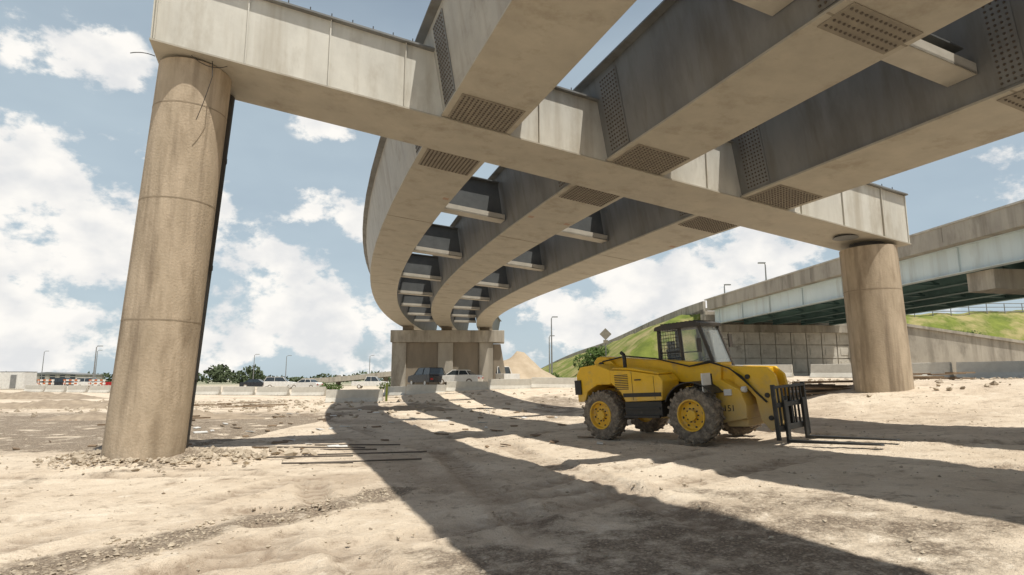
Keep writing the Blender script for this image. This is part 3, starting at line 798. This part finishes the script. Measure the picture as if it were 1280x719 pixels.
m.prism([(.62,1.845),(.62,1.90),(1.25,1.865),(2.15,1.70),(2.13,1.645),(1.2,1.805)], -1.04, -.46, 0)
m.prism([(-.55,1.4),(-.55,2.12),(-.40,2.24),(-.05,2.22),(.3,1.9),(.3,1.4)], -.42, -.34, 0)
m.prism([(-.55,1.4),(-.55,2.12),(-.40,2.24),(-.05,2.22),(.3,1.9),(.3,1.4)], .14, .22, 0)
m.prism([(3.1,1.0),(3.15,1.42),(3.55,1.44),(4.0,1.2),(4.12,.85),(4.1,.55),(3.5,.45),(3.3,.6)], -.62, .5, 0)
m.prism([(3.55,.36),(3.5,.52),(4.08,.55),(4.05,.36)], -.5, .4, 0)
m.make('body', M_yel, T, bevel=.03, seg=3)
m = MB()
m.box(1.0, 2.15, -1.06, -.45, .62, .997, 0)
m.box(1.0, 2.1, -1.13, -1.06, .60, .66, 0); m.box(1.0, 2.1, -1.09, -1.061, .8, .86, 0)
for k in range(9): m.box(.75, 1.2, -1.108, -1.101, 1.32+k*.045, 1.34+k*.045, 0)
for k in range(6): m.box(-.665, -.661, -.8+k*.25, -.65+k*.25, 1.1, 1.6, 0)
m.box(-.71, -.48, -1.12, -.86, 1.22, 1.62, 0); m.box(-.72, -.71, -1.05, -.9, 1.35, 1.55, 2)
m.box(1.32, 1.33, -1.108, -1.101, 1.05, 1.76, 0); m.box(2.0, 2.01, -1.108, -1.101, 1.05, 1.62, 0)
m.box(1.0, 2.2, -1.108, -1.102, 1.12, 1.22, 0)
m.beam((1.42,-1.12,1.55),(1.62,-1.12,1.55),.02,.03,0)
m.cyl((.75,-.62,1.82), (.75,-.62,2.22), .05, 10, 0); m.cyl((.75,-.62,2.22), (.65,-.62,2.30), .05, 10, 0)
m.cyl((RX,-.8,.665), (RX,.8,.665), .12, 12, 0); m.cyl((3,-.8,.665), (3,.8,.665), .13, 12, 0)
m.cyl((3,-.25,.665), (3,.25,.665), .24, 14, 0); m.cyl((RX,-.2,.665), (RX,.2,.665), .22, 14, 0)
m.beam((1.0,-.38,.75), (3.0,-.3,.68), .12, .12, 0)
m.make('underbody', [M_blk, M_white, M_red], T, bevel=.012, seg=1)
m = MB()
for sy in (-1, 1):
    pr = []
    for k in range(11):
        t = math.radians(40+k*11.5); pr.append((3+.78*math.cos(t), .665+.78*math.sin(t)))
    inn = [(3+(a-3)*.97, .665+(b_-.665)*.97) for a, b_ in reversed(pr)]
    y0, y1 = (-1.12, -.62) if sy < 0 else (.62, 1.12)
    for i in range(10):
        a, b_ = pr[i], pr[i+1]; c, d_ = inn[10-i-1], inn[10-i]
        m.prism([a, b_, c, d_], y0, y1, 0)
    m.box(2.9, 3.1, min(sy*.5,sy*.75), max(sy*.5,sy*.75), 1.3, 1.42, 0)
m.make('front_fenders', M_blk, T)
m = MB()
def boomseg(x0, z0, x1, z1, w, h, mt, yc=-.1):
    m.beam((x0,yc,z0), (x1,yc,z1), w, h, mt)
boomseg(-.45, 2.00, 3.40, 1.56, .42, .52, 0)
boomseg(3.2, 1.585, 4.15, 1.475, .34, .42, 0)
for yy in ((-.36,-.27),(.07,.16)):
    m.prism([(3.75,1.74),(4.55,1.68),(4.74,1.50),(4.80,1.1),(4.80,.42),(4.5,.26),(4.3,.5),(4.22,1.0),(4.05,1.22),(3.75,1.26)], yy[0], yy[1], 0)
m.prism([(4.32,.9),(4.6,1.3),(4.7,1.0),(4.68,.5),(4.45,.45)], -.265, .065, 0)
m.obox((3.36,-.1,1.565), (.06,0,-.007), (0,.25,0), (0.03,0,.29), 0)
m.box(4.06, 4.52, -.268, .068, 1.25, 1.66, 0)
m.make('boom', M_yel, T, bevel=.02, seg=2)
m = MB()
m.cyl((-.25,-.47,2.0), (-.25,.27,2.0), .09, 14, 0)
for q in ((4.1,1.48),(4.55,.55),(4.52,1.05)): m.cyl((q[0],-.40,q[1]), (q[0],.20,q[1]), .055, 12, 0)
m.cyl((.9,-.1,1.2), (2.3,-.1,1.4), .09, 12, 0)
m.cyl((3.55,.1,1.2), (4.45,.1,.9), .07, 12, 0)
for k in range(3):
    y = -.37-.02*k
    m.tube([V((2.6,y,1.80)), V((3.2,y-.03,1.86+.02*k)), V((3.7,y-.05,1.70)), V((4.0,y-.04,1.42+.04*k)), V((4.3,y,1.1)), V((4.5,y,.9))], .016, 6, 0)
m.tube([V((-.2,-.44,2.1)), V((.6,-.38,2.2)), V((1.6,-.36,2.06)), V((2.6,-.37,1.80))], .02, 6, 0)
m.make('hydraulics', [M_blk, M_pole], T, smooth=True)
m = MB()
X = 4.90
m.box(X-.05, X+.03, -.82, .62, .30, .42, 0); m.box(X-.05, X+.03, -.82, .62, .80, .90, 0)
m.box(X-.04, X+.02, -.80, .60, 1.20, 1.26, 0)
for k in range(9):
    y = -.79+k*.172; m.box(X-.03, X+.01, y-.02, y+.02, .42, 1.20, 0)
for y in (-.81,.59): m.box(X-.055,X+.025,y-.035,y+.035,.12,1.29,0)
m.prism([(4.72,.35),(4.72,.98),(4.84,1.02),(4.845,.3)], -.30, -.2, 0); m.prism([(4.72,.35),(4.72,.98),(4.84,1.02),(4.845,.3)], 0, .1, 0)
for y in (-.52, .34):
    m.box(X+.033, X+.09, y-.065, y+.065, .08, .95, 0)
    m.prism([(X+.033,.05),(X+.033,.12),(X+1.85,.085),(X+1.9,.06)], y-.065, y+.065, 0)
m.make('fork_carriage', M_blk, T, bevel=.006, seg=1)
m = MB()
y0, y1 = .25, 1.15
m.prism([(1.2,.85),(1.15,1.5),(2.85,1.5),(3.0,1.35),(2.9,1.0),(2.3,.85)], y0, y1, 1)
A = [(1.25,1.5),(1.3,2.84),(2.55,2.88),(2.98,1.5)]
for y in (y0+.03, y1-.03):
    m.beam((A[0][0],y,A[0][1]), (A[1][0],y,A[1][1]), .08,.09, 0)
    m.beam((A[3][0],y,A[3][1]), (A[2][0],y,A[2][1]), .07,.08, 0)
    m.beam((2.0,y,1.5), (1.97,y,2.88), .07,.07, 0)
    m.beam((1.25,y,1.54), (2.96,y,1.54), .08,.12, 0)
    m.beam((1.3,y,2.2), (1.95,y,2.2), .025,.03, 0)
m.prism([(1.18,2.82),(1.22,2.92),(1.5,2.97),(2.4,2.97),(2.66,2.9),(2.65,2.82)], y0-.05, y1+.05, 0)
for k in range(9):
    m.box(1.35+k*.13, 1.38+k*.13, y0+.05, y1-.05, 2.973, 3.0, 0)
m.beam((1.27,y0,1.52),(1.27,y1,1.52),.06,.06,0); m.beam((2.96,y0,1.55),(2.96,y1,1.55),.06,.06,0)
for k in range(9):
    m.cyl((1.3+k*.08,y0-.01,1.55), (1.3+k*.08,y0-.01,2.84), .009, 4, 0)
for k in range(14): m.cyl((1.28,y0-.012,1.6+k*.09), (1.96,y0-.012,1.6+k*.09), .009, 4, 0)
m.box(1.5,1.95,.45,.9,1.35,1.62,2); m.prism([(1.42,1.6),(1.35,2.3),(1.47,2.33),(1.58,1.62)], .45,.9,2); m.box(1.33,1.43,.55,.8,2.34,2.52,2)
m.cyl((2.45,.68,1.5),(2.32,.68,1.95),.03,8,2)
for k in range(16):
    t = 2*math.pi*k/16; t2 = 2*math.pi*(k+1)/16
    def sw(t): return V((2.30,.68,1.97))+V((.05*math.cos(t), .2*math.sin(t), .0))+V((.17*math.cos(t),0,.06*math.cos(t)))
    m.cyl(sw(t), sw(t2), .015, 6, 2)
m.prism([(2.4,1.4),(2.45,1.85),(2.7,1.7),(2.8,1.4)], .35,1.0,2)
m.beam((2.55,y0,2.4),(2.75,y0-.3,2.35),.02,.02,0); m.box(2.72,2.76,y0-.40,y0-.24,2.15,2.5,0)
m.beam((2.55,y1,2.5),(2.75,y1+.25,2.45),.02,.02,0); m.box(2.72,2.76,y1+.18,y1+.36,2.25,2.6,0)
m.make('cab', [M_cabf, M_yel, M_blk, M_orange], T, bevel=.008, seg=1)
m = MB()
for y in (y0+.025, y1-.025):
    m.prism([(1.3,1.6),(1.33,2.82),(2.53,2.84),(2.93,1.6)], y-.003, y+.003)
m.hexa([(2.96,y0+.06,1.6),(2.965,y0+.06,1.6),(2.965,y1-.06,1.6),(2.96,y1-.06,1.6),(2.56,y0+.06,2.84),(2.565,y0+.06,2.84),(2.565,y1-.06,2.84),(2.56,y1-.06,2.84)])
m.make('cab_glass', M_glass, T)
m = MB()
m.box(3.35, 3.38, -1.10, -.74, 1.18, 1.62, 0); m.beam((3.36,-.7,1.1),(3.36,-.7,1.6),.05,.05,1)
m.obox((3.72,-.64,1.15),(.09,0,0),(0,.03,0),(0,0,.07),0)
m.cyl((4.0,-.5,1.2),(4.1,-.5,1.2),.07,12,0)
m.make('panel_and_lamps', [M_white, M_blk], T, bevel=.006, seg=1)
tx = bpy.data.curves.new('fleet_number', 'FONT'); tx.body = '151'; tx.size = .2; tx.extrude = .002
to = bpy.data.objects.new('fleet_number', tx); sc.collection.objects.link(to); to.parent = T
to.location = (3.55, -.625, .72); to.rotation_euler = (math.pi/2, 0, 0); tx.materials.append(M_blk)

# ------------------------------------------------------------------ light & sky
D = V((-.233, .30, -1.0))
sun = bpy.data.lights.new('sun', 'SUN'); sun.energy = 5.0; sun.angle = math.radians(.5); sun.color = (1, .955, .87)
so = bpy.data.objects.new('sun', sun); sc.collection.objects.link(so); so.rotation_euler = D.to_track_quat('-Z', 'Y').to_euler(); so.location = (8,-10,40)
w = bpy.data.worlds.new('World'); sc.world = w; w.use_nodes = True; nt = w.node_tree; L = nt.links
try:
    w.cycles.sampling_method = 'MANUAL'; w.cycles.sample_map_resolution = 256
except Exception: pass
for n in list(nt.nodes): nt.nodes.remove(n)
out = N(nt, 'ShaderNodeOutputWorld'); bg = N(nt, 'ShaderNodeBackground'); bg.inputs[1].default_value = .08
sky = N(nt, 'ShaderNodeTexSky', sky_type='NISHITA'); sky.sun_disc = False
sky.sun_elevation = math.radians(69); sky.sun_rotation = math.radians(142); sky.dust_density = 1.5; sky.air_density = 1.0
L.new(sky.outputs[0], bg.inputs[0])
tc = N(nt, 'ShaderNodeTexCoord'); G = tc.outputs['Generated']
mp = N(nt, 'ShaderNodeMapping'); mp.inputs['Scale'].default_value = (1, 1, 1.5); L.new(G, mp.inputs[0])
n1 = N(nt, 'ShaderNodeTexNoise', inp={'Scale': 10, 'Detail': 7, 'Roughness': .6}); L.new(mp.outputs[0], n1.inputs['Vector'])
blobs = [(-36,11.6,.20),(-42,14,.15),(-18.8,15,.075),(-15.3,14.2,.075),(-21.5,10.6,.10),(-20,7,.13),(-18.3,23,.05),(-38,24.5,.08),
         (12,8.2,.14),(23,10.5,.12),(7,5,.13),(17,7.5,.13),(-41,3.5,.16),(-14,4.0,.14),(-28,4,.14),(31,7,.10),(50,14,.2),(-75,15,.3),(130,16,.4)]
prev = None
def math_(op, a, b_):
    n = N(nt, 'ShaderNodeMath', operation=op)
    for i, q in ((0,a),(1,b_)):
        if isinstance(q, (int,float)): n.inputs[i].default_value = q
        else: L.new(q, n.inputs[i])
    return n.outputs[0]
for az, el, r_ in blobs:
    a, e_ = math.radians(az), math.radians(el)
    c = (math.sin(a)*math.cos(e_), math.cos(a)*math.cos(e_), math.sin(e_))
    s1 = N(nt, 'ShaderNodeVectorMath', operation='SUBTRACT'); L.new(G, s1.inputs[0]); s1.inputs[1].default_value = c
    s2 = N(nt, 'ShaderNodeVectorMath', operation='MULTIPLY'); L.new(s1.outputs[0], s2.inputs[0]); s2.inputs[1].default_value = (1,1,1.55)
    ln = N(nt, 'ShaderNodeVectorMath', operation='LENGTH'); L.new(s2.outputs[0], ln.inputs[0])
    mr = N(nt, 'ShaderNodeMapRange'); L.new(ln.outputs['Value'], mr.inputs[0])
    for i, v_ in zip((1,2,3,4),(0,r_*1.25,1,0)): mr.inputs[i].default_value = v_
    prev = mr.outputs[0] if prev is None else math_('MAXIMUM', prev, mr.outputs[0])
val = math_('ADD', prev, math_('MULTIPLY', math_('SUBTRACT', n1.outputs['Fac'], .5), 3.0))
cm = N(nt, 'ShaderNodeMapRange', interpolation_type='SMOOTHSTEP'); L.new(val, cm.inputs[0])
for i, v_ in zip((1,2,3,4),(.30,.62,0,.97)): cm.inputs[i].default_value = v_
msk = math_('MULTIPLY', cm.outputs[0], math_('MINIMUM', math_('MULTIPLY', prev, 5.0), 1.0))
n2 = N(nt, 'ShaderNodeTexNoise', inp={'Scale': 14, 'Detail': 4}); L.new(mp.outputs[0], n2.inputs['Vector'])
cr_ = N(nt, 'ShaderNodeValToRGB'); cr_.color_ramp.elements[0].position = .35; cr_.color_ramp.elements[1].position = .6
cr_.color_ramp.elements[0].color = (.78,.785,.79,1); cr_.color_ramp.elements[1].color = (1.0,.97,.92,1); L.new(n2.outputs['Fac'], cr_.inputs[0])
bgc = N(nt, 'ShaderNodeBackground'); L.new(cr_.outputs[0], bgc.inputs[0]); bgc.inputs[1].default_value = 1.02
sx = N(nt, 'ShaderNodeSeparateXYZ'); L.new(G, sx.inputs[0])
hz = N(nt, 'ShaderNodeValToRGB'); L.new(sx.outputs['Z'], hz.inputs[0])
el_ = hz.color_ramp.elements; el_[0].position = 0; el_[0].color = (.85,)*3+(1,); el_[1].position = .5; el_[1].color = (.62,)*3+(1,)
e3 = el_.new(.72); e3.color = (.05,)*3+(1,)
n3 = N(nt, 'ShaderNodeTexNoise', inp={'Scale': 2.5, 'Detail': 4, 'Roughness': .6}); mp3 = N(nt, 'ShaderNodeMapping'); mp3.inputs['Scale'].default_value = (1,1,2.5); L.new(G, mp3.inputs[0]); L.new(mp3.outputs[0], n3.inputs['Vector'])
hf = math_('MULTIPLY', hz.outputs[0], math_('ADD', math_('MULTIPLY', n3.outputs['Fac'], .7), .65))
bgh = N(nt, 'ShaderNodeBackground'); bgh.inputs[0].default_value = (.61,.73,.80,1); bgh.inputs[1].default_value = .92
mx1 = N(nt, 'ShaderNodeMixShader'); L.new(hf, mx1.inputs[0]); L.new(bg.outputs[0], mx1.inputs[1]); L.new(bgh.outputs[0], mx1.inputs[2])
mx2 = N(nt, 'ShaderNodeMixShader'); L.new(msk, mx2.inputs[0]); L.new(mx1.outputs[0], mx2.inputs[1]); L.new(bgc.outputs[0], mx2.inputs[2])
L.new(mx2.outputs[0], out.inputs[0])
sc.view_settings.view_transform = 'Standard'; sc.view_settings.look = 'None'; sc.view_settings.exposure = 0

# ------------------------------------------------------------------ camera
cam = bpy.data.cameras.new('camera'); cam.sensor_width = 36; cam.lens = 750/1280*36; cam.clip_end = 6000; cam.clip_start = .05
co = bpy.data.objects.new('camera', cam); sc.collection.objects.link(co)
co.location = (0, 0, 1.5); co.rotation_euler = (math.radians(90+8.72), 0, 0)
sc.camera = co
